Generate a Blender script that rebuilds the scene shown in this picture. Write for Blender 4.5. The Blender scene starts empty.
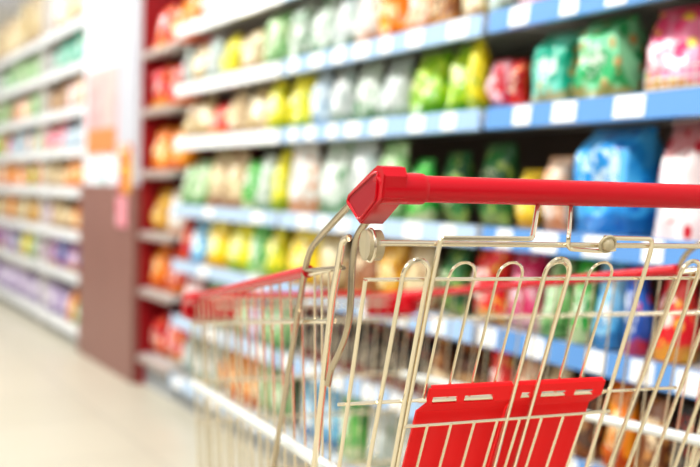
import bpy, bmesh, math, random
from math import sin, cos, radians, pi, sqrt
from mathutils import Vector, Matrix
R = random.Random(11)
COL = bpy.context.scene.collection

# ------------------------------------------------------------------ materials
def srgb(h):
    if isinstance(h, str):
        h = h.lstrip('#'); c = [int(h[i:i+2], 16)/255 for i in (0, 2, 4)]
    else: c = list(h)
    return tuple((v/12.92 if v <= .04045 else ((v+.055)/1.055)**2.4) for v in c) + (1,)

MATS = {}
def simple(name, col, rough=.5, metal=0, noise=0, nscale=20, coat=0, trans=0):
    if name in MATS: return MATS[name]
    m = bpy.data.materials.new(name); m.use_nodes = True
    nt = m.node_tree; b = nt.nodes['Principled BSDF']
    c = srgb(col)
    b.inputs['Base Color'].default_value = c
    b.inputs['Roughness'].default_value = rough
    b.inputs['Metallic'].default_value = metal
    b.inputs['Coat Weight'].default_value = coat
    b.inputs['Transmission Weight'].default_value = trans
    if noise:
        tc = nt.nodes.new('ShaderNodeTexCoord'); n = nt.nodes.new('ShaderNodeTexNoise')
        n.inputs['Scale'].default_value = nscale
        mx = nt.nodes.new('ShaderNodeMix'); mx.data_type = 'RGBA'
        mx.inputs[6].default_value = tuple(v*(1-noise) for v in c[:3])+(1,)
        mx.inputs[7].default_value = tuple(min(1, v*(1+noise)) for v in c[:3])+(1,)
        nt.links.new(tc.outputs['Object'], n.inputs['Vector'])
        nt.links.new(n.outputs['Fac'], mx.inputs[0]); nt.links.new(mx.outputs[2], b.inputs['Base Color'])
    MATS[name] = m
    return m

def printed(A, B, C=None, kind='bag', rough=.28):
    """glossy printed packaging: ground colour A, lower band / blotches B, small marks C"""
    key = f'print_{A}_{B}_{C}_{kind}'
    if key in MATS: return MATS[key]
    m = bpy.data.materials.new('printed_film'); m.use_nodes = True
    nt = m.node_tree; N = nt.nodes.new; L = nt.links.new
    b = nt.nodes['Principled BSDF']; b.inputs['Roughness'].default_value = rough
    b.inputs['Coat Weight'].default_value = .25
    tc = N('ShaderNodeTexCoord'); oi = N('ShaderNodeObjectInfo')
    add = N('ShaderNodeVectorMath'); add.operation = 'ADD'
    mul = N('ShaderNodeVectorMath'); mul.operation = 'SCALE'; mul.inputs['Scale'].default_value = 7
    L(oi.outputs['Random'], mul.inputs[0]); L(tc.outputs['Generated'], add.inputs[0]); L(mul.outputs[0], add.inputs[1])
    n1 = N('ShaderNodeTexNoise'); n1.inputs['Scale'].default_value = 2.6; n1.inputs['Detail'].default_value = 1.5
    L(add.outputs[0], n1.inputs['Vector'])
    r1 = N('ShaderNodeValToRGB'); r1.color_ramp.elements[0].position = .47; r1.color_ramp.elements[1].position = .52
    L(n1.outputs['Fac'], r1.inputs['Fac'])
    m1 = N('ShaderNodeMix'); m1.data_type = 'RGBA'; m1.inputs[6].default_value = srgb(A); m1.inputs[7].default_value = srgb(B)
    L(r1.outputs['Color'], m1.inputs[0])
    v = N('ShaderNodeTexVoronoi'); v.inputs['Scale'].default_value = 4.5
    L(add.outputs[0], v.inputs['Vector'])
    r2 = N('ShaderNodeValToRGB'); r2.color_ramp.elements[0].position = .27; r2.color_ramp.elements[1].position = .31
    r2.color_ramp.elements[0].color = (1, 1, 1, 1); r2.color_ramp.elements[1].color = (0, 0, 0, 1)
    L(v.outputs['Distance'], r2.inputs['Fac'])
    m2 = N('ShaderNodeMix'); m2.data_type = 'RGBA'; m2.inputs[7].default_value = srgb(C or B)
    L(m1.outputs[2], m2.inputs[6]); L(r2.outputs['Color'], m2.inputs[0])
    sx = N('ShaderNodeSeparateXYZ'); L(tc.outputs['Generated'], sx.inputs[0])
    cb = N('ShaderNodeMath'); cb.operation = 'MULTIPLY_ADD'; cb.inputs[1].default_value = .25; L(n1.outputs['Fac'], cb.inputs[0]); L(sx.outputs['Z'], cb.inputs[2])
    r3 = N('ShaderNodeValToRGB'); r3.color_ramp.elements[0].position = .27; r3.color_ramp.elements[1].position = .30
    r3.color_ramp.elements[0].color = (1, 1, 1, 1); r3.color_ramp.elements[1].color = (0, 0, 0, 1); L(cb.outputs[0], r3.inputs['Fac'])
    if kind == 'topband':
        r3.color_ramp.elements[0].position = .83; r3.color_ramp.elements[1].position = .85
        r3.color_ramp.elements[0].color = (0, 0, 0, 1); r3.color_ramp.elements[1].color = (1, 1, 1, 1)
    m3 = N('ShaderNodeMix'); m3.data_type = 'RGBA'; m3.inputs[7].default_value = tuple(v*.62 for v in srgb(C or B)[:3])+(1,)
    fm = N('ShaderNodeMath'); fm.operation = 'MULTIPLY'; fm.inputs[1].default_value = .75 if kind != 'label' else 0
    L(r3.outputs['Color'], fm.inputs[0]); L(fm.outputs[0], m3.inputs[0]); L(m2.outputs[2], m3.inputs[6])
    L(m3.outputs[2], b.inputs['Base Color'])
    bp = N('ShaderNodeBump'); bp.inputs['Strength'].default_value = .5 if kind in ('bag', 'topband') else .05
    bp.inputs['Distance'].default_value = .01
    n3 = N('ShaderNodeTexNoise'); n3.inputs['Scale'].default_value = 14
    L(tc.outputs['Object'], n3.inputs['Vector']); L(n3.outputs['Fac'], bp.inputs['Height']); L(bp.outputs[0], b.inputs['Normal'])
    MATS[key] = m
    return m

# ------------------------------------------------------------------ mesh helpers
def obj(name, bm, mat, parent=None, smooth=False, kind=None):
    bmesh.ops.recalc_face_normals(bm, faces=bm.faces[:])
    me = bpy.data.meshes.new(name); bm.to_mesh(me); bm.free()
    for m in (mat if isinstance(mat, (list, tuple)) else [mat]): me.materials.append(m)
    if smooth:
        for p in me.polygons: p.use_smooth = True
        if smooth != 'all':
            try: me.set_sharp_from_angle(angle=radians(40))
            except Exception: pass
    o = bpy.data.objects.new(name, me); COL.objects.link(o)
    if parent: o.parent = parent
    if kind: o['kind'] = kind
    return o

def tag(o, label=None, cat=None, group=None):
    if label: o['label'] = label
    if cat: o['category'] = cat
    if group: o['group'] = group
    return o

def empty(name, loc=(0, 0, 0), rz=0):
    o = bpy.data.objects.new(name, None); COL.objects.link(o)
    o.empty_display_size = .1; o.location = loc; o.rotation_euler = (0, 0, rz)
    return o

def box(bm, a, b, bev=0):
    r = bmesh.ops.create_cube(bm, size=1)
    vs = r['verts']
    for v in vs:
        for i in range(3): v.co[i] = (a[i]+b[i])/2 + v.co[i]*(b[i]-a[i])
    if bev:
        es = list({e for v in vs for e in v.link_edges})
        bmesh.ops.bevel(bm, geom=es, offset=bev, segments=2, affect='EDGES', profile=.6)

def fillet(pts, rad, n=5, closed=False):
    pts = [Vector(p) for p in pts]; out = []
    N = len(pts)
    for i, p in enumerate(pts):
        if not closed and i in (0, N-1): out.append(p); continue
        a = pts[i-1]; c = pts[(i+1) % N]
        da = (a-p); dc = (c-p)
        t = min(rad, da.length*.49, dc.length*.49)
        p0 = p+da.normalized()*t; p1 = p+dc.normalized()*t
        for k in range(n+1):
            s = k/n
            out.append(p0*(1-s)**2 + p*2*s*(1-s) + p1*s*s)
    return out

def tube(bm, pts, r, n=8, closed=False, caps=True):
    pts = [Vector(p) for p in pts]
    q = [pts[0]]
    for p in pts[1:]:
        if (p-q[-1]).length > 1e-5: q.append(p)
    pts = q; N = len(pts)
    rs = r if isinstance(r, list) else [r]*N
    def tan(i):
        if closed: return (pts[(i+1) % N]-pts[i-1]).normalized()
        return (pts[min(i+1, N-1)]-pts[max(i-1, 0)]).normalized()
    t0 = tan(0); up = Vector((0, 0, 1)) if abs(t0.z) < .9 else Vector((1, 0, 0))
    nrm = (up - t0*up.dot(t0)).normalized(); rings = []
    for i in range(N):
        t = tan(i); nrm = (nrm - t*nrm.dot(t)).normalized(); bn = t.cross(nrm)
        rings.append([bm.verts.new(pts[i]+(nrm*cos(2*pi*k/n)+bn*sin(2*pi*k/n))*rs[i]) for k in range(n)])
    for i in range(N if closed else N-1):
        A = rings[i]; B = rings[(i+1) % N]
        for k in range(n): bm.faces.new((A[k], A[(k+1) % n], B[(k+1) % n], B[k]))
    if not closed and caps:
        bm.faces.new(rings[0][::-1]); bm.faces.new(rings[-1])

def prism(bm, poly, axis_a, axis_b):
    """poly: list of Vectors (closed loop); extruded by offsets axis_a, axis_b"""
    A = [bm.verts.new(Vector(p)+Vector(axis_a)) for p in poly]
    B = [bm.verts.new(Vector(p)+Vector(axis_b)) for p in poly]
    n = len(poly)
    bm.faces.new(A); bm.faces.new(B[::-1])
    for i in range(n): bm.faces.new((A[i], B[i], B[(i+1) % n], A[(i+1) % n]))

# ------------------------------------------------------------------ layout constants
CAM = Vector((0, 0, 1.025)); FPX = 972.2
yaw, pit, rol = radians(30), radians(2.52), radians(1.5)
fw = Vector((sin(yaw)*cos(pit), cos(yaw)*cos(pit), -sin(pit)))
r0 = Vector((cos(yaw), -sin(yaw), 0)); u0 = r0.cross(fw)
rt = r0*cos(rol)+u0*sin(rol); up = u0*cos(rol)-r0*sin(rol)
D = 1.555                       # x of the shelf fronts along the aisle
def along(px, y=190):           # place along the aisle of a column of the photograph, on the shelf front
    d = fw + rt*((px-350)/FPX) - up*((y-233.5)/FPX)
    return d.y*D/d.x

# ------------------------------------------------------------------ shell
floor_m = bpy.data.materials.new('floor_tiles'); floor_m.use_nodes = True
nt = floor_m.node_tree; b = nt.nodes['Principled BSDF']; b.inputs['Roughness'].default_value = .32
tc = nt.nodes.new('ShaderNodeTexCoord'); br = nt.nodes.new('ShaderNodeTexBrick')
br.offset = 0; br.inputs['Scale'].default_value = 1.0
br.inputs['Brick Width'].default_value = .6; br.inputs['Row Height'].default_value = .6
br.inputs['Mortar Size'].default_value = .003
br.inputs['Color1'].default_value = srgb('#cbc5b3'); br.inputs['Color2'].default_value = srgb('#c6c0ae'); br.inputs['Mortar'].default_value = srgb('#a8a499')
nt.links.new(tc.outputs['Object'], br.inputs['Vector']); nt.links.new(br.outputs['Color'], b.inputs['Base Color'])
bm = bmesh.new(); box(bm, (-5, -4, -.1), (2.6, 14, 0)); obj('floor', bm, floor_m, kind='structure')
wall_m = simple('wall_paint', '#efece4', .7, noise=.03, nscale=2)
bm = bmesh.new(); box(bm, (-5, 14, 0), (2.6, 14.1, 3.4)); obj('wall_back', bm, wall_m, kind='structure')
bm = bmesh.new(); box(bm, (2.6, -4, 0), (2.7, 14.1, 3.4)); obj('wall_right', bm, wall_m, kind='structure')
bm = bmesh.new(); box(bm, (-5, 13.985, 0), (2.6, 14, .12)); obj('baseboard_back', bm, simple('skirting', '#8a8580', .5), kind='structure')

# ------------------------------------------------------------------ products
def pouch_profile(kind, w, h, d):
    """returns half-depth function t(u,v) and half-width function hw(v), u,v in [-1,1]x[0,1]"""
    if kind == 'pouch':        # stand-up: full foot, flat top seal
        return (lambda u, v: d/2*max(0, 1-abs(u)**3.5)**.6*max(0, (1-v**2.6))**.8+.0015,
                lambda v: w/2*(.93+.07*sin(pi*min(1, v*1.1))-.04*v))
    if kind == 'pillow':       # sealed at both ends, plump
        return (lambda u, v: d/2*max(0, 1-abs(u)**3)**.6*max(0, sin(pi*v))**.55+.0015,
                lambda v: w/2*(1-.07*sin(pi*v)))
    return (lambda u, v: d/2*max(0, 1-abs(u)**7)**.5*(1 if v < .72 else max(0, 1-((v-.72)/.28)**1.6)*.98+.02)+.001,
            lambda v: w/2*(1-.05*max(0, v-.7)/.3))     # block bag with a folded top

def bag_mesh(kind, w, h, d, seed):
    rr = random.Random(seed); ph = [rr.uniform(0, 6.28) for _ in range(6)]
    t, hw = pouch_profile(kind, w, h, d)
    def P(u, v, s):
        wob = .006*d/.08*(sin(5*u+ph[0]+7*v)+sin(9*v+ph[1]-4*u))*(1-v*.4)*(1-u*u)
        x = u*hw(v)+.004*sin(8*v+ph[2]); y = s*(t(u, v)+(wob if t(u, v) > .006 else 0))
        return Vector((x, y+.01*v*sin(ph[3]), v*h))
    nu, nv = 10, 12
    bm = bmesh.new(); G = {}
    for s in (-1, 1):
        for i in range(nu+1):
            for j in range(nv+1):
                G[s, i, j] = bm.verts.new(P(-1+2*i/nu, j/nv, s))
        for i in range(nu):
            for j in range(nv):
                bm.faces.new([G[s, i, j], G[s, i+1, j], G[s, i+1, j+1], G[s, i, j+1]][::s])
    for j in range(nv):
        bm.faces.new((G[-1, 0, j], G[-1, 0, j+1], G[1, 0, j+1], G[1, 0, j])); bm.faces.new((G[-1, nu, j], G[1, nu, j], G[1, nu, j+1], G[-1, nu, j+1]))
    for i in range(nu):
        bm.faces.new((G[-1, i, 0], G[1, i, 0], G[1, i+1, 0], G[-1, i+1, 0])); bm.faces.new((G[-1, i, nv], G[-1, i+1, nv], G[1, i+1, nv], G[1, i, nv]))
    # label patch: rounded patch just proud of the front
    lb = bmesh.new(); cx = rr.uniform(-.12, .12); cz = rr.uniform(.42, .58); ax = rr.uniform(.42, .62); az = rr.uniform(.17, .27)
    rings = []; c = P(cx, cz, -1); c.y -= .0022; cv = lb.verts.new(c)
    for k in (.35, .7, 1):
        ring = []
        for a in range(20):
            th = 2*pi*a/20; uu = cx+ax*k*math.copysign(abs(cos(th))**.7, cos(th)); vv = cz+az*k*math.copysign(abs(sin(th))**.7, sin(th))
            p = P(uu, vv, -1); p.y -= .0022 if k < 1 else .0006; ring.append(lb.verts.new(p))
        rings.append(ring)
    for a in range(20):
        lb.faces.new((cv, rings[0][a], rings[0][(a+1) % 20]))
        for q in range(2): lb.faces.new((rings[q][a], rings[q+1][a], rings[q+1][(a+1) % 20], rings[q][(a+1) % 20]))
    # crimped seal
    sb = bmesh.new(); n = 14; z0 = h*.955; ws = hw(1)
    for s in (-1, 1):
        row = [[sb.verts.new((-ws*1.01+2.02*ws*i/n+.004*sin(8+ph[2]), s*(.0026+.0012*(i % 2))+.01*sin(ph[3]), z)) for i in range(n+1)] for z in (z0, z0+h*.05)]
        for i in range(n): sb.faces.new((row[0][i], row[0][i+1], row[1][i+1], row[1][i]))
    return bm, lb, sb

def carton_mesh(w, h, d):
    bm = bmesh.new(); box(bm, (-w/2, -d/2, 0), (w/2, d/2, h), .003)
    lb = bmesh.new(); box(lb, (-w*.38, -d/2-.0015, h*.3), (w*.38, -d/2+.002, h*.78), .0008)
    sb = bmesh.new(); box(sb, (-w*.47, -d/2+.006, h-.001), (w*.47, d/2-.006, h+.002), .0008)
    return bm, lb, sb

def bottle_mesh(w, h, d):
    r = min(w, d)*.47
    prof = [(0, 0), (.9, 0), (1, .03), (1, .62), (.93, .7), (.55, .8), (.36, .86), (.36, .9), (0, .9)]
    def lathe(pr, n=16):
        bm = bmesh.new(); rows = []
        for (a, z) in pr:
            rows.append([bm.verts.new((a*r*cos(2*pi*k/n), a*r*sin(2*pi*k/n), z*h)) for k in range(n)] if a else [bm.verts.new((0, 0, z*h))])
        for p, q in zip(rows, rows[1:]):
            for k in range(n):
                k2 = (k+1) % n
                if len(p) == 1: bm.faces.new((p[0], q[k2], q[k]))
                elif len(q) == 1: bm.faces.new((p[k], p[k2], q[0]))
                else: bm.faces.new((p[k], p[k2], q[k2], q[k]))
        return bm
    return lathe(prof), lathe([(1.015, .16), (1.02, .17), (1.02, .56), (1.015, .57)]), lathe([(0, .88), (.45, .88), (.45, .97), (.4, 1), (0, 1)])

NAMES = {'pouch': 'standing_pouch', 'pillow': 'pillow_packet', 'block': 'block_bag', 'carton': 'carton', 'bottle': 'bottle'}
CATS = {'pouch': 'pouch', 'pillow': 'packet', 'block': 'bag', 'carton': 'carton', 'bottle': 'bottle'}
CN = {}   # colour words -> (A, B, C, label colour)
PAL = {
 'white':            ('#bcc4c2', '#a8b8b6', '#7a9c80', '#f2f4f4'),
 'cream':            ('#d9cdaa', '#c9b27e', '#a8763c', '#e8dab4'),
 'beige':            ('#d8c7a2', '#c7b08a', '#94583a', '#e0cfa4'),
 'pale green':       ('#86b878', '#b9d6a4', '#3c8440', '#e4efd8'),
 'pale blue':        ('#b0c6d4', '#c8d6de', '#7aa4c4', '#eef2f6'),
 'pale pink':        ('#f0cfd0', '#f8e6e4', '#dd8a92', '#ffffff'),
 'peach':            ('#f0bf9a', '#f6dcc4', '#e08a58', '#fff4ea'),
 'lime green':       ('#86bd1e', '#b3d423', '#3d9422', '#eef3b0'),
 'yellow and green': ('#dcd51c', '#efe43a', '#5f9e22', '#fbf8c0'),
 'yellow':           ('#f2d21a', '#f8e35a', '#e09a14', '#fdf6c8'),
 'white and green':  ('#b4c4b6', '#d0dad0', '#238038', '#f2f6f2'),
 'white and orange': ('#d2d2cc', '#e2ded6', '#d9822a', '#f4f4f4'),
 'bright green':     ('#2aa040', '#58bd4e', '#e9f2c4', '#f3f8e6'),
 'teal green':       ('#1fae92', '#6fd0bc', '#c9a46a', '#e4f2ea'),
 'mint green':       ('#30ae6a', '#86d8a8', '#c0a060', '#e6f6ea'),
 'white and red':    ('#ecdfe0', '#f7eeee', '#c8102e', '#ffffff'),
 'dark green':       ('#1e5a30', '#2f7a3c', '#a8c060', '#cfdcae'),
 'orange':           ('#ea8418', '#f4a02c', '#c9400f', '#ffe9b8'),
 'deep red':         ('#b3131c', '#d3222a', '#f08a2a', '#ffe2cf'),
 'red':              ('#d81f2c', '#ea4a42', '#f6c84a', '#fff0e6'),
 'pink':             ('#e4467c', '#f08cae', '#f6d24a', '#fff0f4'),
 'hot pink':         ('#d62a66', '#ee6c98', '#fbe3ea', '#fbd3df'),
 'blue':             ('#2496e0', '#49b0ee', '#1a74cc', '#cfe9f8'),
 'deep blue':        ('#1c4fa6', '#2f6cc4', '#e03a4a', '#dfe9f6'),
 'light blue':       ('#5fb6e2', '#9ad2ee', '#1f78c0', '#ffffff'),
 'purple':           ('#8a3f94', '#a862ae', '#f0c34a', '#f2e2f4'),
 'lilac':            ('#b7a3cc', '#d8cbe4', '#7a5aa0', '#ffffff'),
 'brown':            ('#7a4a2c', '#96623c', '#d9a05a', '#e9d3ae'),
 'dark brown':       ('#3e2a22', '#553a2c', '#a8642a', '#b08a5e'),
 'black':            ('#24211f', '#3a3430', '#b0392a', '#8a8072'),
 'white and pink':   ('#f4eaec', '#fbf6f6', '#e25a86', '#ffffff'),
 'red and blue':     ('#d3283c', '#eeb8c4', '#25408f', '#f8dfe4'),
 'gold':             ('#c99222', '#deb04a', '#8a4a18', '#f6e6b4'),
}
KW = {'pouch': 'standing pouch', 'pillow': 'pillow packet', 'block': 'block bag', 'carton': 'carton', 'bottle': 'bottle'}
ORD = 'zeroth first second third fourth fifth sixth seventh eighth ninth tenth eleventh twelfth thirteenth fourteenth fifteenth sixteenth seventeenth eighteenth nineteenth twentieth'.split()
def ordn(n):
    if n <= 20: return ORD[n]
    tens = {2: 'twenty', 3: 'thirty', 4: 'forty'}[n//10]
    return tens+('ieth' if False else '-')+ORD[n % 10] if n % 10 else {3: 'thirtieth', 4: 'fortieth'}[n//10]

seed = [100]
def product(kind, colour, y0, y1, z, h, d, setback, label, group, tilt=0, lean=0):
    w = (y1-y0)*.93; seed[0] += 1
    A, B, C, LC = PAL[colour]
    if kind == 'carton': bm, lb, sb = carton_mesh(w*.97, h, d)
    elif kind == 'bottle': bm, lb, sb = bottle_mesh(w, h, d)
    else: bm, lb, sb = bag_mesh(kind, w, h, d, seed[0])
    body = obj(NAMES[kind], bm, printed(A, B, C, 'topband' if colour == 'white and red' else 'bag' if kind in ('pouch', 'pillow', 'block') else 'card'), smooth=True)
    body.location = (D+setback+d/2, (y0+y1)/2, z+d*.7*sin(abs(lean))+.0015); body.rotation_euler = (lean, 0, -pi/2+tilt)
    obj('front_label', lb, printed(LC, A, LC, 'label'), body, smooth=True)
    obj({'carton': 'top_flap', 'bottle': 'cap'}.get(kind, 'top_seal'), sb,
        simple('seal_'+A, A, .3) if kind != 'bottle' else simple('cap_'+C, C, .35), body, smooth=(kind == 'bottle'))
    tag(body, label, CATS[kind], group)
    return body

# ------------------------------------------------------------------ shelving
steel_dark = simple('dark_shelf_steel', '#6a605a', .55, noise=.08)  # darker brown-grey steel for the uprights
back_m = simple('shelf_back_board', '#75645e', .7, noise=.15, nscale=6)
shelf_m = simple('shelf_steel', '#c9c9c6', .4)
rail_glare_white = simple('glare_white_price_strip', '#f6fafd', .22, coat=.4)  # overexposed glare on the strips put into the colour as white
rail_glare_pale = simple('glare_paled_blue_price_strip', '#b9d2ec', .22, coat=.4, noise=.08, nscale=3)  # blue strip paled in its colour to stand for glare and haze
rail_haze_mid = simple('haze_softened_blue_price_strip', '#a6c6ea', .22, coat=.4, noise=.06, nscale=3)  # blue strip lightened partway, the haze painted into its colour
rail_blue = simple('blue_price_strip', '#6a9dd8', .25, coat=.4, noise=.06, nscale=3)
tag_m = simple('paper_price_ticket', '#f6f7f5', .45)
tag_y = simple('yellow_price_ticket', '#f3e37a', .45)
red_panel = simple('dark_red_panel', '#96131f', .4, noise=.12, nscale=4)
plinth_m = simple('plinth_steel', '#9fa4a8', .5)

def shelf_bay(label, y0, y1, zs, rail_m, tags, depth=.48, side_m=None, bmat=None, railh=.055, top=2.1, first_x=0.0, tag_w=.07, group=None):
    root = empty('shelf_unit', (D, (y0+y1)/2, 0))
    tag(root, label, 'shelving', group)
    W = (y1-y0)/2; X0 = first_x
    bm = bmesh.new(); box(bm, (depth, -W, 0), (depth+.02, W, top)); obj('back_panel', bm, bmat or back_m, root)
    for s in (-1, 1):
        near_cut = .30 if (side_m is red_panel and s < 0) else .005
        bm = bmesh.new(); box(bm, (X0+.05 if side_m is None else X0+near_cut, s*W-(.012 if s > 0 else 0), .0), (depth, s*W+(0 if s > 0 else .012), top if side_m else .1))
        obj('side_panel', bm, side_m or plinth_m, root)
    for s in (-1, 1):
        bm = bmesh.new(); box(bm, (depth-.03, s*W-(.03 if s > 0 else 0), 0), (depth, s*W+(0 if s > 0 else .03), top)); obj('upright', bm, steel_dark, root)
    bm = bmesh.new(); box(bm, (X0+.04, -W+.013, 0), (depth-.031, W-.013, zs[-1]-.05)); obj('plinth', bm, plinth_m, root)
    for i, z in enumerate(zs):
        bm = bmesh.new(); box(bm, (X0+.006, -W+.013, z-.02), (depth-.031, W-.013, z)); box(bm, (X0+.012, -W+.013, z-.04), (X0+.02, W-.013, z-.02))
        obj('shelf_board', bm, shelf_m, root)
        bm = bmesh.new()
        a = .5*railh
        zc = z-.02
        poly = [(X0+.006, 0, zc+a), (X0-.001, 0, zc+a), (X0-.006, 0, zc-a), (X0+.004, 0, zc-a-.004), (X0+.006, 0, zc-a)]
        prism(bm, poly, (0, -W+.014, 0), (0, W-.014, 0))
        rail = obj('price_rail', bm, rail_m[i] if isinstance(rail_m, list) else rail_m, root)
        step = tags
        if step:
            y = -W+.06+R.uniform(0, .08)
            while y < W-.08:
                tw = tag_w*R.uniform(.8, 1.25)
                bm = bmesh.new()
                prism(bm, [(X0-.0022, 0, zc+a-.004), (X0-.0012, 0, zc+a-.004), (X0-.0062, 0, zc-a+.004), (X0-.0075, 0, zc-a+.004)], (0, y, 0), (0, y+tw, 0))
                obj('price_ticket', bm, tag_m, rail)
                y += step*R.uniform(.75, 1.3)
    return root

pale_back = simple('pale_back_board', '#e6e0d0', .7, noise=.1, nscale=5)
MZ = [1.755, 1.485, 1.240, .935, .680, .420, .140]
shelf_bay('blue-railed shelf unit behind the trolley, nearest the camera', .80, 2.02, MZ, rail_blue, .17)
shelf_bay('middle shelf unit with blue price strips and white tickets behind trolley handle', 2.02, 3.22, MZ, [rail_haze_mid, rail_haze_mid, rail_haze_mid, rail_glare_pale, rail_haze_mid, rail_haze_mid, rail_haze_mid], .17)
shelf_bay('shelf unit with glare-paled price strips next to narrow dark red unit', 3.22, 4.36, MZ, [rail_glare_white, rail_glare_white, rail_glare_white, rail_glare_pale, rail_glare_pale, rail_glare_pale, rail_glare_pale], .45, tag_w=.1)
RZ = [1.70, 1.41, 1.10, .79, .50, .16]
shelf_bay('narrow dark red shelf unit beside the brown-clad column', 4.38, 4.86, RZ, simple('dull_steel_strip', '#a89a92', .4), 0, side_m=red_panel, bmat=red_panel, railh=.03)
FZ = [2.045, 1.775, 1.50, 1.245, .99, .715, .45, .12]
shelf_bay('far shelf unit directly beyond the brown-clad column', 5.97, 7.17, FZ, rail_glare_white, 0, railh=.062, side_m=simple('pale_panel', '#d9d6d2', .5), top=2.6, bmat=pale_back)
shelf_bay('far shelf unit, second beyond the brown-clad column', 7.17, 8.37, FZ, rail_glare_white, 0, railh=.062, top=2.6, bmat=pale_back)
shelf_bay('farthest shelf unit down the aisle, third beyond the column', 8.37, 9.57, FZ, rail_glare_white, 0, railh=.062, top=2.6, bmat=pale_back)

# ------------------------------------------------------------------ product rows
USED = {}
def row(unit_phrase, shelf_word, z, items, zmax):
    """items: (y0,y1,kind,colour,height,depth,setback,lean) ordered by distance from the column (largest y first)"""
    items = sorted(items, key=lambda t: -(t[0]+t[1]))
    for n, it in enumerate(items, 1):
        y0, y1, kind, colour, h = it[:5]; y1 = min(y1, 4.35) if 'near' in unit_phrase else y1
        d = it[5] if len(it) > 5 else None; sb = it[6] if len(it) > 6 else .03; y1 = y1-.002
        if d is None: d = {'pouch': .09, 'pillow': .09, 'block': .10, 'carton': .09, 'bottle': .08}[kind]
        d = min(d, (y1-y0)*.9); h = h*1.08
        h = min(h, zmax-.052)
        lab = f'{colour} {KW[kind]}, {ordn(n)} from the column on the {unit_phrase} {shelf_word} shelf'
        product(kind, colour, y0, y1, z+.0015, h, d, sb, lab, f'packages on the {unit_phrase} {shelf_word} shelf', tilt=R.uniform(-.12, .12) if kind != 'carton' else R.uniform(-.03, .03), lean=-R.uniform(0, .05) if h > .1 else 0)

def P(px0, px1, kind, colour, h, d=None, sb=.03):
    a, c = along(px1), along(px0)*(1+sb/D)
    a2 = a*(1+sb/D)
    if a < 2.3: a2 = min(a*(1+(sb+(d or .08)*.3)/D), c-.9*(c-a2))
    return (a2, c, kind, colour, h, d, sb)

def fill(y0, y1, colours, kinds, h0, h1, w0=.11, w1=.17, rr=R):
    out = []; y = y0; i = 0; last = None
    while y < y1-.08:
        w = rr.uniform(w0, w1)
        if y+w > y1: w = y1-y
        if last is None or rr.random() < .55: last = rr.choice(colours)
        out.append((y, y+w, rr.choice(kinds), last, rr.uniform(h0, h1), None, .03+rr.uniform(0, .03)))
        y += w+.004
    return out

WORDS = ['top', 'second', 'third', 'fourth', 'fifth', 'sixth', 'bottom']
Y0 = 4.33; NEAR = .83
rows = []
# top shelf
rows.append(fill(3.24, Y0, ['orange', 'pale pink', 'cream', 'white'], ['pouch', 'block'], .18, .22) + fill(NEAR, 3.21, ['cream', 'orange', 'white'], ['pouch', 'block'], .18, .22))
# second
rows.append([P(172, 184, 'pouch', 'white', .17), P(185, 198, 'pouch', 'cream', .17), P(199, 214, 'pouch', 'white', .18), P(215, 228, 'pouch', 'yellow and green', .17),
   P(230, 256, 'block', 'cream', .16), P(258, 279, 'block', 'pale green', .19), P(284, 300, 'block', 'white and green', .19), P(302, 322, 'pouch', 'white and green', .20),
   P(324, 346, 'pouch', 'white', .18), P(348, 368, 'pouch', 'white and orange', .19), P(370, 394, 'block', 'orange', .17), P(396, 418, 'pouch', 'peach', .19),
   P(420, 446, 'pouch', 'brown', .17), P(448, 474, 'pouch', 'cream', .18), P(476, 500, 'pouch', 'white', .18), P(505, 540, 'pouch', 'pale pink', .18)]
   + fill(NEAR, along(545)-.01, ['pale pink', 'cream', 'light blue'], ['pouch'], .17, .2))
# third (between hip-high blue rails, the most visible row)
rows.append([P(176, 190, 'pouch', 'beige', .16), P(191, 204, 'pouch', 'cream', .17), P(205, 219, 'pouch', 'red', .13), P(220, 238, 'pouch', 'beige', .17), P(240, 261, 'pouch', 'cream', .17),
   P(263, 276, 'pouch', 'yellow and green', .18), P(281, 302, 'pouch', 'yellow and green', .19), P(304, 322, 'pouch', 'pale blue', .18), P(324, 344, 'pouch', 'white', .18), P(346, 369, 'pouch', 'white and green', .18),
   P(371, 396, 'pouch', 'white', .18), P(399, 434, 'pouch', 'lime green', .19, .11), P(437, 461, 'pouch', 'lime green', .195, .11), P(462, 475, 'block', 'yellow and green', .19, .05),
   P(479, 500, 'pillow', 'red and blue', .125, None, .05), P(501, 518, 'pillow', 'deep red', .12, None, .06), P(520, 562, 'block', 'teal green', .17, .12), P(564, 618, 'block', 'mint green', .21, .13),
   P(624, 700, 'pouch', 'pink', .205, .14, .045)] + fill(NEAR, along(704)-.01, ['hot pink', 'pink'], ['pouch'], .19, .21, .16, .2))
# fourth
rows.append([P(170, 186, 'pouch', 'pale green', .17), P(187, 202, 'pouch', 'pale green', .19), P(203, 220, 'pouch', 'beige', .22), P(221, 238, 'pouch', 'beige', .22), P(239, 252, 'pouch', 'bright green', .18),
   P(253, 267, 'pouch', 'white and green', .2), P(268, 278, 'pouch', 'yellow and green', .22), P(284, 310, 'pouch', 'white and orange', .25), P(312, 342, 'pouch', 'white and green', .25), P(345, 370, 'pouch', 'white', .24),
   P(372, 398, 'pouch', 'pale green', .22), P(401, 420, 'pouch', 'bright green', .17), P(434, 462, 'pillow', 'dark green', .19, .08, .08), P(468, 503, 'pillow', 'dark green', .21, None, .10), P(508, 530, 'pillow', 'yellow', .14, None, .08),
   P(534, 560, 'pillow', 'peach', .17, None, .06), P(565, 638, 'block', 'blue', .225, .16), P(642, 700, 'pouch', 'white and red', .26, .14)] + fill(NEAR, along(704)-.01, ['white and pink', 'red'], ['pouch'], .22, .25, .16, .2))
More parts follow.
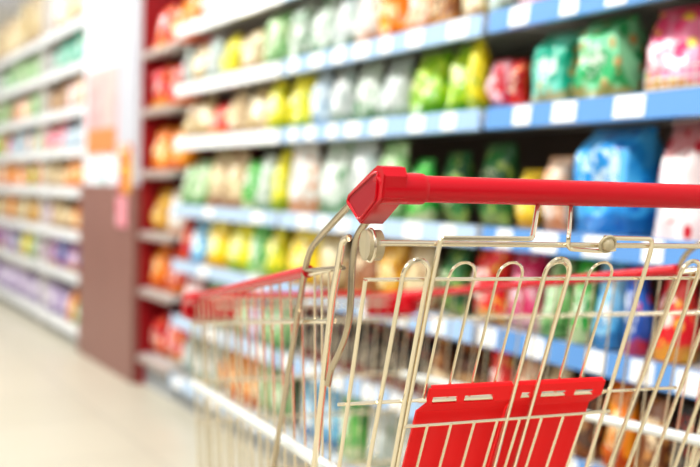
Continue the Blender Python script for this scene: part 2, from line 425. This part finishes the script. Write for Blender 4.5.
# fifth
rows.append([P(170, 186, 'pouch', 'deep red', .18), P(187, 201, 'pouch', 'light blue', .17), P(202, 222, 'pouch', 'yellow', .19), P(223, 245, 'pouch', 'yellow and green', .2), P(246, 262, 'pouch', 'bright green', .19), P(263, 277, 'pouch', 'yellow and green', .2),
   P(284, 312, 'pouch', 'yellow', .2), P(314, 338, 'pouch', 'cream', .19), P(340, 372, 'pouch', 'brown', .19), P(374, 400, 'pouch', 'gold', .19), P(402, 432, 'pouch', 'beige', .18), P(434, 462, 'pillow', 'dark green', .17),
   P(466, 500, 'pillow', 'red', .2), P(502, 535, 'pillow', 'hot pink', .18), P(538, 566, 'pouch', 'pale green', .17), P(568, 590, 'pouch', 'bright green', .2), P(592, 622, 'pouch', 'light blue', .2),
   P(624, 650, 'pouch', 'deep blue', .21), P(652, 690, 'pouch', 'red', .2)] + fill(NEAR, along(694)-.01, ['red', 'hot pink'], ['pouch'], .18, .21, .14, .18))
# sixth
rows.append([P(178, 200, 'pouch', 'pale pink', .17), P(202, 222, 'pouch', 'pale green', .17)] + fill(3.24, along(224), ['pale green', 'lilac', 'brown'], ['pouch'], .15, .19) +
   fill(along(455), 3.20, ['dark brown', 'black', 'brown'], ['bottle'], .17, .19, .082, .095) +
   [P(458, 486, 'bottle', 'dark brown', .18), P(488, 512, 'pouch', 'red', .18), P(514, 540, 'pouch', 'peach', .17), P(542, 572, 'pouch', 'beige', .17), P(574, 606, 'pouch', 'dark brown', .16), P(608, 640, 'pouch', 'orange', .17), P(642, 674, 'pouch', 'brown', .16), P(676, 700, 'pouch', 'black', .16)]
   + fill(NEAR, along(704)-.01, ['brown', 'orange'], ['pouch'], .15, .18))
# bottom
rows.append([P(150+0*i, 151, 'pouch', 'white', .1) for i in range(0)] + fill(3.24, Y0, ['orange', 'white', 'pale pink', 'pale green'], ['pouch', 'pillow'], .15, .22) +
   fill(2.04, 3.20, ['light blue', 'bright green', 'white', 'yellow', 'pale green'], ['pouch'], .18, .23, .13, .18) + fill(NEAR, 2.0, ['cream', 'deep blue', 'peach', 'beige', 'pale green'], ['pouch'], .17, .22, .13, .18))
for i, it in enumerate(rows):
    gap = (MZ[i-1]-MZ[i]) if i else .4
    row('near blue-railed run\'s', WORDS[i], MZ[i], it, gap)

# narrow red unit
redrows = [('pouch', 'red', 'orange', .22), ('block', 'red', 'deep red', .24), ('pouch', 'orange', 'orange', .24), ('pouch', 'gold', 'white and orange', .24), ('pouch', 'orange', 'deep red', .22), ('pillow', 'deep red', 'red', .22)]
for i, (k, c1, c2, h) in enumerate(redrows):
    row('narrow red unit\'s', ['top', 'second', 'third', 'fourth', 'fifth', 'bottom'][i], RZ[i], [(4.63, 4.83, k, c1, h, .12, .04), (4.41, 4.61, k, c2, h*.95, .12, .05)], .27)

FW = ['top', 'second', 'third', 'fourth', 'fifth', 'sixth', 'seventh', 'bottom']
farcols = [['cream', 'white', 'cream', 'white and orange', 'beige'], ['cream', 'pale green', 'peach', 'white', 'teal green'], ['pale green', 'pale pink', 'peach', 'brown'], ['pink', 'pale blue', 'lime green', 'purple', 'orange'],
           ['purple', 'orange', 'lime green', 'peach', 'beige'], ['gold', 'orange', 'purple', 'beige'], ['purple', 'lilac', 'yellow', 'pale green', 'deep blue'], ['orange', 'lilac', 'yellow', 'lilac', 'light blue']]
for i, cs in enumerate(farcols):
    its = []; i -= 1
    for a, c in ((5.99, 7.15), (7.19, 8.35), (8.39, 9.55)):
        its += fill(a+.01, c, cs, ['pouch', 'block', 'carton'] if i not in (2, 4) else ['carton', 'pouch', 'bottle'], .15 if i >= 0 else .30, .2 if i >= 0 else .36, .14, .2)
    if i == 0: its[0] = its[0][:3]+('teal green',)+its[0][4:]
    if i == 6: its[0] = its[0][:3]+('light blue',)+its[0][4:]; its[1] = its[1][:3]+('bright green',)+its[1][4:]
    row('far run\'s', FW[i+1], FZ[i+1], its, .25 if i >= 0 else .5)

# small wire guard standing on the shelf in front of the pink pouch
wire_w = simple('white_coated_wire', '#dfe6e2', .35)
bm = bmesh.new()
ya, yb = along(636)+.0, along(712)
for k in range(3): tube(bm, [(D+.014, ya, MZ[2]+.012+.022*k), (D+.014, yb, MZ[2]+.012+.022*k)], .0016, 6)
n = 9
for k in range(n+1):
    y = ya+(yb-ya)*k/n; tube(bm, [(D+.014, y, MZ[2]), (D+.014, y, MZ[2]+.058)], .0014, 6)
tag(obj('shelf_guard', bm, wire_w, smooth=True), 'low white wire guard in front of the large pink pouches', 'shelf guard')

# ------------------------------------------------------------------ column with posters
bm = bmesh.new(); box(bm, (D-.005, 4.875, 0), (D+.55, 5.945, 3.3))
obj('column', bm, simple('white_column_paint', '#eef1f6', .45), kind='structure')
bm = bmesh.new(); box(bm, (D-.025, 4.868, .0), (D-.006, 5.95, 1.02), .003); box(bm, (D-.005, 4.862, 0), (D+.3, 4.874, 1.02))
c = obj('trim_1', bm, simple('brown_column_cladding', '#8a625a', .4, noise=.08, nscale=3), kind='structure')
bm = bmesh.new(); box(bm, (D-.02, 4.88, 1.02), (D-.006, 5.2, 3.2), .003)
obj('trim_2', bm, simple('grey_column_strip', '#c3c6cf', .4, noise=.06, nscale=2), kind='structure')
def panel(name, y0, y1, z0, z1, col, x=.016):
    bm = bmesh.new(); box(bm, (D-x-.004, y0, z0), (D-x+.008, y1, z1), .001); return obj(name, bm, col)
pm = printed('#f3a9ae', '#f6c4c0', '#f2b0a8', 'label')
p = panel('poster', 5.23, 5.85, 1.20, 1.68, pm, .012)
tag(p, 'pink and orange poster on the white column above brown cladding', 'poster')
bm = bmesh.new(); box(bm, (D-.0185, 5.25, 1.205), (D-.0155, 5.83, 1.34)); obj('orange_band', bm, simple('poster_orange', '#f08a52', .5), p)
bm = bmesh.new(); tube(bm, [(D-.0075, 5.54, 1.09), (D-.022, 5.54, 1.09)], .1, 32)
q = obj('round_sign', bm, simple('pale_blue_sign', '#d6ebee', .4)); tag(q, 'pale blue round sign below the pink poster on the column', 'sign')
q = panel('hanging_card', 4.93, 5.13, .98, 1.24, printed('#e8b020', '#d8303a', '#f4e24a', 'label'), .0255)
tag(q, 'small yellow and red card hanging on the column edge', 'card')
bm = bmesh.new(); box(bm, (D-.031, 4.97, 1.2), (D-.0292, 5.09, 1.235)); obj('card_clip', bm, shelf_m, q)
q = panel('hanging_card', 4.99, 5.15, .80, .965, printed('#e87890', '#f2b0ba', '#d83a5a', 'label'), .031)
tag(q, 'small pink card on the brown cladding below the yellow card', 'card')

# ------------------------------------------------------------------ shopping trolley
def wire_material(name, col):
    m = bpy.data.materials.new(name); m.use_nodes = True; nt = m.node_tree; b = nt.nodes['Principled BSDF']
    b.inputs['Metallic'].default_value = .92; b.inputs['Roughness'].default_value = .2; b.inputs['Base Color'].default_value = srgb(col)
    return m
chrome = wire_material('warm_chromed_wire', '#ebe1ca')
chrome2 = wire_material('chromed_frame_tube', '#bcb09a')
redp = simple('glossy_red_plastic', '#c4001c', .26)
redd = simple('shaded_red_recess', '#a00820', .4)  # cap red darkened in colour to stand for shade inside the recess
redf = simple('red_flap_plastic', '#f2000f', .5)
clear = simple('milky_translucent_plastic', '#d4c8a8', .2, trans=.35)
greyp = simple('grey_rubber', '#55565a', .6)
black = simple('black_rubber', '#1d1d1f', .6)
H0 = 1.0287
cart = empty('shopping_trolley', (.5307, .8496, 0), -radians(9.8))
tag(cart, 'chromed wire shopping trolley with red handle and red child seat flaps', 'shopping trolley')
def V(r, b, h): return Vector((r, b, h+H0))
WD = .575                                                     # width across the trolley

# handle
bm = bmesh.new(); tube(bm, [V(.03, 0, 0), V(WD-.03, 0, 0)], .0142, 24); handle = obj('handle_bar', bm, redp, cart, True)
for side, (x, s) in enumerate(((0, 1), (WD, -1))):
    bm = bmesh.new()
    # sleeve around the bar
    tube(bm, [V(x-s*.008, 0, -.0005), V(x-s*.006, 0, 0), V(x+s*.038, 0, 0), V(x+s*.042, 0, 0), V(x+s*.044, 0, 0)], [.012, .0165, .0165, .016, .0145], 24)
    # flat arm running forward and down from the bar
    poly = [(-.019, .012), (-.012, .0215), (.0, .023), (.012, .019), (.084, -.006), (.0915, -.0155), (.085, -.022), (.05, -.0385), (.042, -.0385), (.0, -.0165), (-.014, -.010)]
    prism(bm, [V(0, a, c) for a, c in poly], (x-s*.009, 0, 0), (x+s*.017, 0, 0))
    bmesh.ops.bevel(bm, geom=[e for e in bm.edges if e.calc_length() > .02 and abs((e.verts[0].co-e.verts[1].co).normalized().x) < .1], offset=.0015, segments=2, affect='EDGES')
    cap = obj('handle_end_cap', bm, redp, cart, 'auto')
    bm = bmesh.new()
    rec = [(-.004, .0165), (.010, .0145), (.080, -.0095), (.0835, -.0155), (.052, -.0335), (.044, -.0335), (.0, -.0115)]
    prism(bm, [V(0, a, c) for a, c in rec], (x-s*.0096, 0, 0), (x-s*.0085, 0, 0)); obj('recess', bm, redd, cap)
    bm = bmesh.new(); fr = fillet([V(x-s*.0095, a, c) for a, c in rec], .006, 3, True); tube(bm, fr, .0016, 6, True); obj('raised_edge', bm, redp, cap, True)

# side frame tubes, left and right
for x, s in ((-.003, 1), (WD+.003, -1)):
    bm = bmesh.new()
    tube(bm, fillet([V(x, .080, -.013), V(x, .2, -.0613), V(x, .2440, -.083), V(x, .2640, -.125), V(x, .381, -.3963), V(x, .46, -.585), V(x+s*.02, .60, -.86), V(x+s*.02, .64, -.895)], .03), .0041, 10)
    f = obj('side_frame', bm, chrome2, cart, True)
    bm = bmesh.new()
    tube(bm, fillet([V(x+s*.004, .046, -.034), V(x, .072, -.052), V(x, .083, -.085), V(x, .086, -.15), V(x, .108, -.182), V(x, .146, -.215), V(x, .155, -.235)], .02), .0040, 10)
    obj('handle_bracket', bm, chrome2, cart, True)
    bm = bmesh.new()
    tube(bm, fillet([V(x-s*.004, .085, -.056), V(x-s*.003, .108, -.06), V(x-s*.003, .120, -.09), V(x-s*.003, .1386, -.1316), V(x, .1973, -.3451), V(x, .27, -.585), V(x, .36, -.86), V(x+s*.02, .42, -.895)], .022), .0043, 10)
    obj('side_post', bm, chrome, cart, True)
    # grey steel piece between post and bend, carrying the basket rim
    bm = bmesh.new(); tube(bm, [V(x, .11, -.0915), V(x, .25, -.1065)], .0028, 10); obj('rim_bracket', bm, chrome2, cart, True)
    # hinge drum of the rear gate
    bm = bmesh.new()
    cx = x+s*.002
    tube(bm, [V(cx-s*.004, .036, -.061), V(cx-s*.006, .036, -.061), V(cx-s*.006, .036, -.061)+Vector((0, 0, 0))*1, V(cx+s*.008, .036, -.061), V(cx+s*.011, .036, -.061)], [.011, .0165, .0172, .0150][:4] if False else .0165, 24)
    hd = obj('gate_hinge', bm, clear, cart, True)
    bm = bmesh.new(); tube(bm, [V(cx+.018*0, .036+.0175*cos(t*2*pi/28), -.061+.0175*sin(t*2*pi/28)) for t in range(28)], .0016, 6, True); obj('hinge_rim', bm, chrome, hd, True)

# basket : rims and walls
RB, FB = .13, 1.17
def rimh(b): return -.0932-(b-.13)*(.147/.97)
def ring2(b): return -.155-(b-.13)*(.137/.97)
def railh(b): return -.340-(b-.13)*(.088/.97)
def flr(b): return -.50-(b-.13)*(.13/.97)
def inset(b): return -.003+.03*(b-.13)/.97
def sidex(b, h, s):                                       # walls lean in towards the floor
    k = max(0, (rimh(b)-h))*.07
    return (inset(b)+k) if s > 0 else WD-(inset(b)+k)
for s in (1, -1):
    bm = bmesh.new()
    for fn, rad in ((rimh, .0032), (ring2, .0034), (flr, .0030)):
        tube(bm, [V(sidex(b, fn(b), s), b, fn(b)) for b in (RB+.02, .4, .7, FB)], rad, 8)
    nW = 17
    for i in range(nW):
        b = .29+(FB-.3)*i/(nW-1)
        tube(bm, [V(sidex(b, rimh(b), s), b, rimh(b)), V(sidex(b, flr(b), s), b+.02, flr(b))], .0017, 6)
    for b in (.165, .195, .225):
        tube(bm, [V(sidex(b, rimh(b), s), b, rimh(b)), V(sidex(b, flr(b), s), b+.045, flr(b))], .0016, 6)
    obj('basket_side', bm, chrome, cart, True)
    bm = bmesh.new(); tube(bm, [V(sidex(b, railh(b), s)-s*.004, b, railh(b)) for b in (RB+.02, .4, .7, FB+.005)], .0085, 10)
    obj('side_rail', bm, simple('pale_zinc_rail', '#e9efee', .3, metal=.3), cart, True)
    # red rim grip
    bm = bmesh.new(); tube(bm, [V(sidex(b, rimh(b), s), b, rimh(b)+.004) for b in (.252, .4, .7, FB-.03)], .0082, 12)
    obj('rim_grip', bm, redp, cart, True)
    bm = bmesh.new(); a = sidex(FB, rimh(FB), s)
    pts = fillet([V(a-s*.002, FB-.10, rimh(FB)+.016), V(a-s*.006, FB+.012, rimh(FB)-.004), V(a+s*.10, FB+.016, rimh(FB)-.008)], .035)
    tube(bm, pts, [.013]+[.019]*(len(pts)-2)+[.015], 12); tube(bm, [p-Vector((0, 0, .022)) for p in pts[1:]], [.014]+[.0195]*(len(pts)-3)+[.015], 12)
    tube(bm, [p-Vector((0, 0, .011)) for p in pts[1:]], [.014]+[.0195]*(len(pts)-3)+[.015], 12); obj('corner_bumper', bm, redp, cart, True)
# front wall
bm = bmesh.new()
xa, xb = inset(FB), WD-inset(FB)
for hh, rad in ((rimh(FB), .0034), (rimh(FB)-.016, .004), (ring2(FB), .0048), (railh(FB)+.004, .0044), (-.52, .0042), (flr(FB), .0036)):
    k = (rimh(FB)-hh)*.07; tube(bm, [V(xa+k, FB, hh), V(xb-k, FB, hh)], rad, 8)
nF = 20
for i in range(nF+1):
    t = i/nF; xt = xa+(xb-xa)*t; k = (rimh(FB)-flr(FB))*.07; xl = xa+k+(xb-xa-2*k)*t
    tube(bm, [V(xt, FB, rimh(FB)), V(xl, FB, flr(FB))], .0027, 6)
obj('basket_front', bm, chrome, cart, True)
bm = bmesh.new(); tube(bm, [V(xa+.09, FB+.014, rimh(FB)+.008), V(xb-.09, FB+.014, rimh(FB)+.008)], .0065, 12); obj('front_bumper', bm, redp, cart, True)
# basket floor
bm = bmesh.new()
for i in range(17):
    t = i/16; pts = [V(sidex(b, flr(b), 1)*(1-t)+sidex(b, flr(b), -1)*t, b, flr(b)) for b in (.19, .6, FB)]
    tube(bm, pts, .0016, 6)
for i in range(9):
    b = .19+(FB-.19)*i/8; tube(bm, [V(sidex(b, flr(b), 1), b, flr(b)-.004), V(sidex(b, flr(b), -1), b, flr(b)-.004)], .0024, 6)
obj('basket_floor', bm, chrome, cart, True)

# rear gate: plane leaning forward
KG = .45
def G(r, h, off=0): return V(r, -.005+KG*(-.093-h)+off, h)
TK, TN = .0026, .0018
gate_bm = bmesh.new()
tube(gate_bm, [G(-.013, -.0555), G(WD+.01, -.0575)], .0030, 10)                      # heavy top bar
tube(gate_bm, [G(-.022, -.0940), G(WD+.02, -.0955)], .0021, 8)                        # bar under the loops
tube(gate_bm, [G(-.024, -.2365), G(.07, -.2365), G(.075, -.2366, -.0015), G(.315, -.238, -.0015), G(.322, -.238), G(.424, -.2385)], [.0021, .0021, .0030, .0030, .0021, .0021], 8)                          # bar carrying the flaps
tube(gate_bm, [G(-.005, -.445), G(WD, -.445)], .0026, 8)
HB = -.445
def drift(a, c, h): return a+(c-a)*(-.093-h)/(.3193-.093)
for (a0, a1), (c0, c1) in (((.0172, .0256), (.0452, .0559)), ((.1846, .1905), (.2150, .2188)), ((.3640, .3600), (.3895, .3885)), ((.53, .53), (.556, .556))):
    m = (a0+c0)/2; hw = (c0-a0)/2
    arch = [G(m-hw*cos(t*pi/10), -.0885+hw*1.15*sin(t*pi/10), -.006) for t in range(11)]
    tube(gate_bm, [G(drift(a0, a1, HB), HB, -.006)]+arch+[G(drift(c0, c1, HB), HB, -.006)], TK, 8)
for a0, a1 in ((-.0221, -.009), (.425, .4285), (.462, .466), (.50, .50)):
    tube(gate_bm, [G(a0, -.094, -.004), G(drift(a0, a1, HB), HB, -.004)], TK*.95, 8)
obj('rear_gate', gate_bm, chrome, cart, True)

seat_bm = bmesh.new()                                                                   # the child seat frame hung in the gate
tube(seat_bm, fillet([G(.0665, -.42, -.004), G(.0515, -.090, -.006), G(.0505, -.0495, -.006), G(.157, -.0495, -.006), V(.181, 0, -.012)], .005), .0028, 8)
tube(seat_bm, fillet([V(.2227, 0, -.012), G(.2010, -.047, -.006), G(.204, -.0605, -.006), G(.245, -.0625, -.008), G(.262, -.060, -.010)], .008), .0024, 8)
tube(seat_bm, fillet([G(.245, -.0475, -.008), G(.310, -.0485, -.006), G(.3125, -.062, -.006), G(.3225, -.268, -.006), G(.328, -.42, -.006)], .008), .0027, 8)
tube(seat_bm, [G(.0585, -.2672, -.007), G(.3305, -.2640, -.007)], .0023, 8)
for k in range(7):
    m = .0895+.0573*k; hw = .0150
    if m > .30: continue
    top = -.0905; arch = [G(m-hw*cos(t*pi/10), top+.0145*sin(t*pi/10), .002) for t in range(11)]
    tube(seat_bm, [G(m-hw+.004, -.2365, .002)]+arch+[G(m+hw+.003, -.2365, .002)], TN, 6)
for k in range(8):
    r = .0868+.0297*k; tube(seat_bm, [G(r, -.2665, -.008), G(r+.001, -.42, -.004)], TN, 6)
obj('child_seat_frame', seat_bm, chrome, cart, True)
bm = bmesh.new(); bmesh.ops.create_uvsphere(bm, u_segments=16, v_segments=10, radius=.0075, matrix=Matrix.Translation(G(.2500, -.0545, -.010)))
tube(bm, [G(.2500+.0095*cos(t*pi/8), -.0545+.0085*sin(t*pi/8), -.010) for t in range(16)], .0018, 6, True)
obj('gate_latch', bm, clear, cart, True)

# red flaps: a slotted lip over the bar, a body running down behind the thin wires
def flap(r0, r1, b0, b1, slots):
    bm = bmesh.new(); n = Vector((0, -1, -KG)).normalized()
    def quad(ra, rb, ha, hb, oa, ob, th=.003, ral=None, rbl=None):
        ral = ra if ral is None else ral; rbl = rb if rbl is None else rbl
        A = [G(ra, ha, oa), G(rb, ha, oa), G(rbl, hb, ob), G(ral, hb, ob)]
        B = [p-n*th for p in A]; va = [bm.verts.new(p) for p in A]; vb = [bm.verts.new(p) for p in B]
        bm.faces.new(va); bm.faces.new(vb[::-1])
        for i in range(4): bm.faces.new((va[i], vb[i], vb[(i+1) % 4], va[(i+1) % 4]))
    quad(r0+.003, r1-.003, -.2195, -.2225, -.003, -.0055)
    quad(r0, r1, -.2225, -.2325, -.0055, -.0055)
    xs = [r0]+[v for s in slots for v in s]+[r1]
    for i in range(0, len(xs), 2): quad(xs[i], xs[i+1], -.2325, -.2410, -.0055, -.0055)
    quad(r0, r1, -.2410, -.2520, -.0055, .002, ral=b0, rbl=b1)
    quad(b0, b1, -.2520, -.42, .002, .004, .004)
    f = obj('seat_flap', bm, redf, cart)
    return f
flap(.0800, .1880, .0745, .1870, ((.0865, .1175), (.1265, .1640)))
flap(.1905, .3110, .1895, .3030, ((.2000, .2120), (.2265, .2610), (.2720, .2990)))

# undercarriage
for s in (1, -1):
    x = .017 if s > 0 else WD-.017
    xf = .10 if s > 0 else WD-.10
    bm = bmesh.new(); tube(bm, fillet([V(x, .08, -.895), V(x, .62, -.895), V(xf, 1.0, -.895)], .05), .011, 10); obj('base_rail', bm, chrome2, cart, True)
    for (wx, wb) in ((x, .10), (xf, .98)):
        bm = bmesh.new()
        tube(bm, [V(wx, wb, -.885), V(wx, wb, -.925)], .012, 12)
        box(bm, V(wx-.019, wb-.055, -.935), V(wx+.019, wb+.005, -.925))
        for q in (-1, 1): prism(bm, [V(wx+q*.017, wb-.05, -.93), V(wx+q*.017, wb, -.93), V(wx+q*.017, wb-.018, -.975), V(wx+q*.017, wb-.042, -.975)], (-.0015, 0, 0), (.0015, 0, 0))
        cs = obj('caster', bm, chrome2, cart, 'auto')
        bm = bmesh.new(); zc = -H0+.0615
        tube(bm, [V(wx-.013, wb-.03, zc), V(wx-.011, wb-.03, zc), V(wx+.011, wb-.03, zc), V(wx+.013, wb-.03, zc)], [.052, .0612, .0612, .052], 28); obj('wheel', bm, black, cs, 'auto')
bm = bmesh.new()
tube(bm, [V(.017, .12, -.895), V(WD-.017, .12, -.895)], .008, 10); tube(bm, [V(.10, 1.0, -.895), V(WD-.10, 1.0, -.895)], .011, 10)
for k in range(7): tube(bm, [V(.06+.075*k, .12, -.885), V(.12+.056*k, 1.0, -.885)], .0022, 6)
obj('lower_tray', bm, chrome2, cart, True)
for s in (1, -1):
    xx = .06 if s > 0 else WD-.06
    bm = bmesh.new(); tube(bm, [V(xx, .80, flr(.8)-.006), V(.075 if s > 0 else WD-.075, .86, -.893)], .008, 10); obj('front_strut', bm, chrome2, cart, True)

# ------------------------------------------------------------------ light
def area(loc, sx, sy, e, col=(1, 1, 1), rot=(0, 0, 0)):
    l = bpy.data.lights.new('area_light_source', 'AREA'); l.shape = 'RECTANGLE'; l.size = sx; l.size_y = sy; l.energy = e; l.color = col
    o = bpy.data.objects.new('area_light_source', l); COL.objects.link(o); o.location = loc; o.rotation_euler = rot; return o
for y, e in ((-1.2, 34), (1.2, 38), (3.4, 38), (5.6, 46), (7.8, 44)):
    area((-.1, y, 3.1), .25, 1.6, e, (1, .98, .95), (0, radians(-18), 0))  # ceiling strip lights above the aisle
area((-2.6, 1.2, 2.4), 1.2, 3.0, 30, (1, .97, .92), (0, radians(-70), 0))  # broad light from across the aisle, turned sideways to the shelves
w = bpy.data.worlds.new('World'); bpy.context.scene.world = w; w.use_nodes = True
nt = w.node_tree; bg = nt.nodes['Background']; tc = nt.nodes.new('ShaderNodeTexCoord'); sp = nt.nodes.new('ShaderNodeSeparateXYZ'); rp = nt.nodes.new('ShaderNodeValToRGB')
nt.links.new(tc.outputs['Generated'], sp.inputs[0]); nt.links.new(sp.outputs['Z'], rp.inputs['Fac']); nt.links.new(rp.outputs['Color'], bg.inputs['Color'])
rp.color_ramp.elements[0].position = .0; rp.color_ramp.elements[0].color = (.30, .25, .20, 1)
rp.color_ramp.elements[1].position = .35; rp.color_ramp.elements[1].color = (1, .99, .97, 1)
bg.inputs['Strength'].default_value = .64

# ------------------------------------------------------------------ camera
cd = bpy.data.cameras.new('Camera'); cam = bpy.data.objects.new('Camera', cd); COL.objects.link(cam)
cd.sensor_width = 36; cd.lens = 50; cd.clip_start = .05
M = Matrix((rt, up, -fw)).transposed().to_4x4(); M.translation = CAM; cam.matrix_world = M
cd.dof.use_dof = True; cd.dof.focus_distance = 1.06; cd.dof.aperture_fstop = 2.7
bpy.context.scene.camera = cam
sc = bpy.context.scene
sc.view_settings.view_transform = 'Standard'; sc.view_settings.look = 'Medium High Contrast'; sc.view_settings.exposure = .15; sc.view_settings.gamma = 1
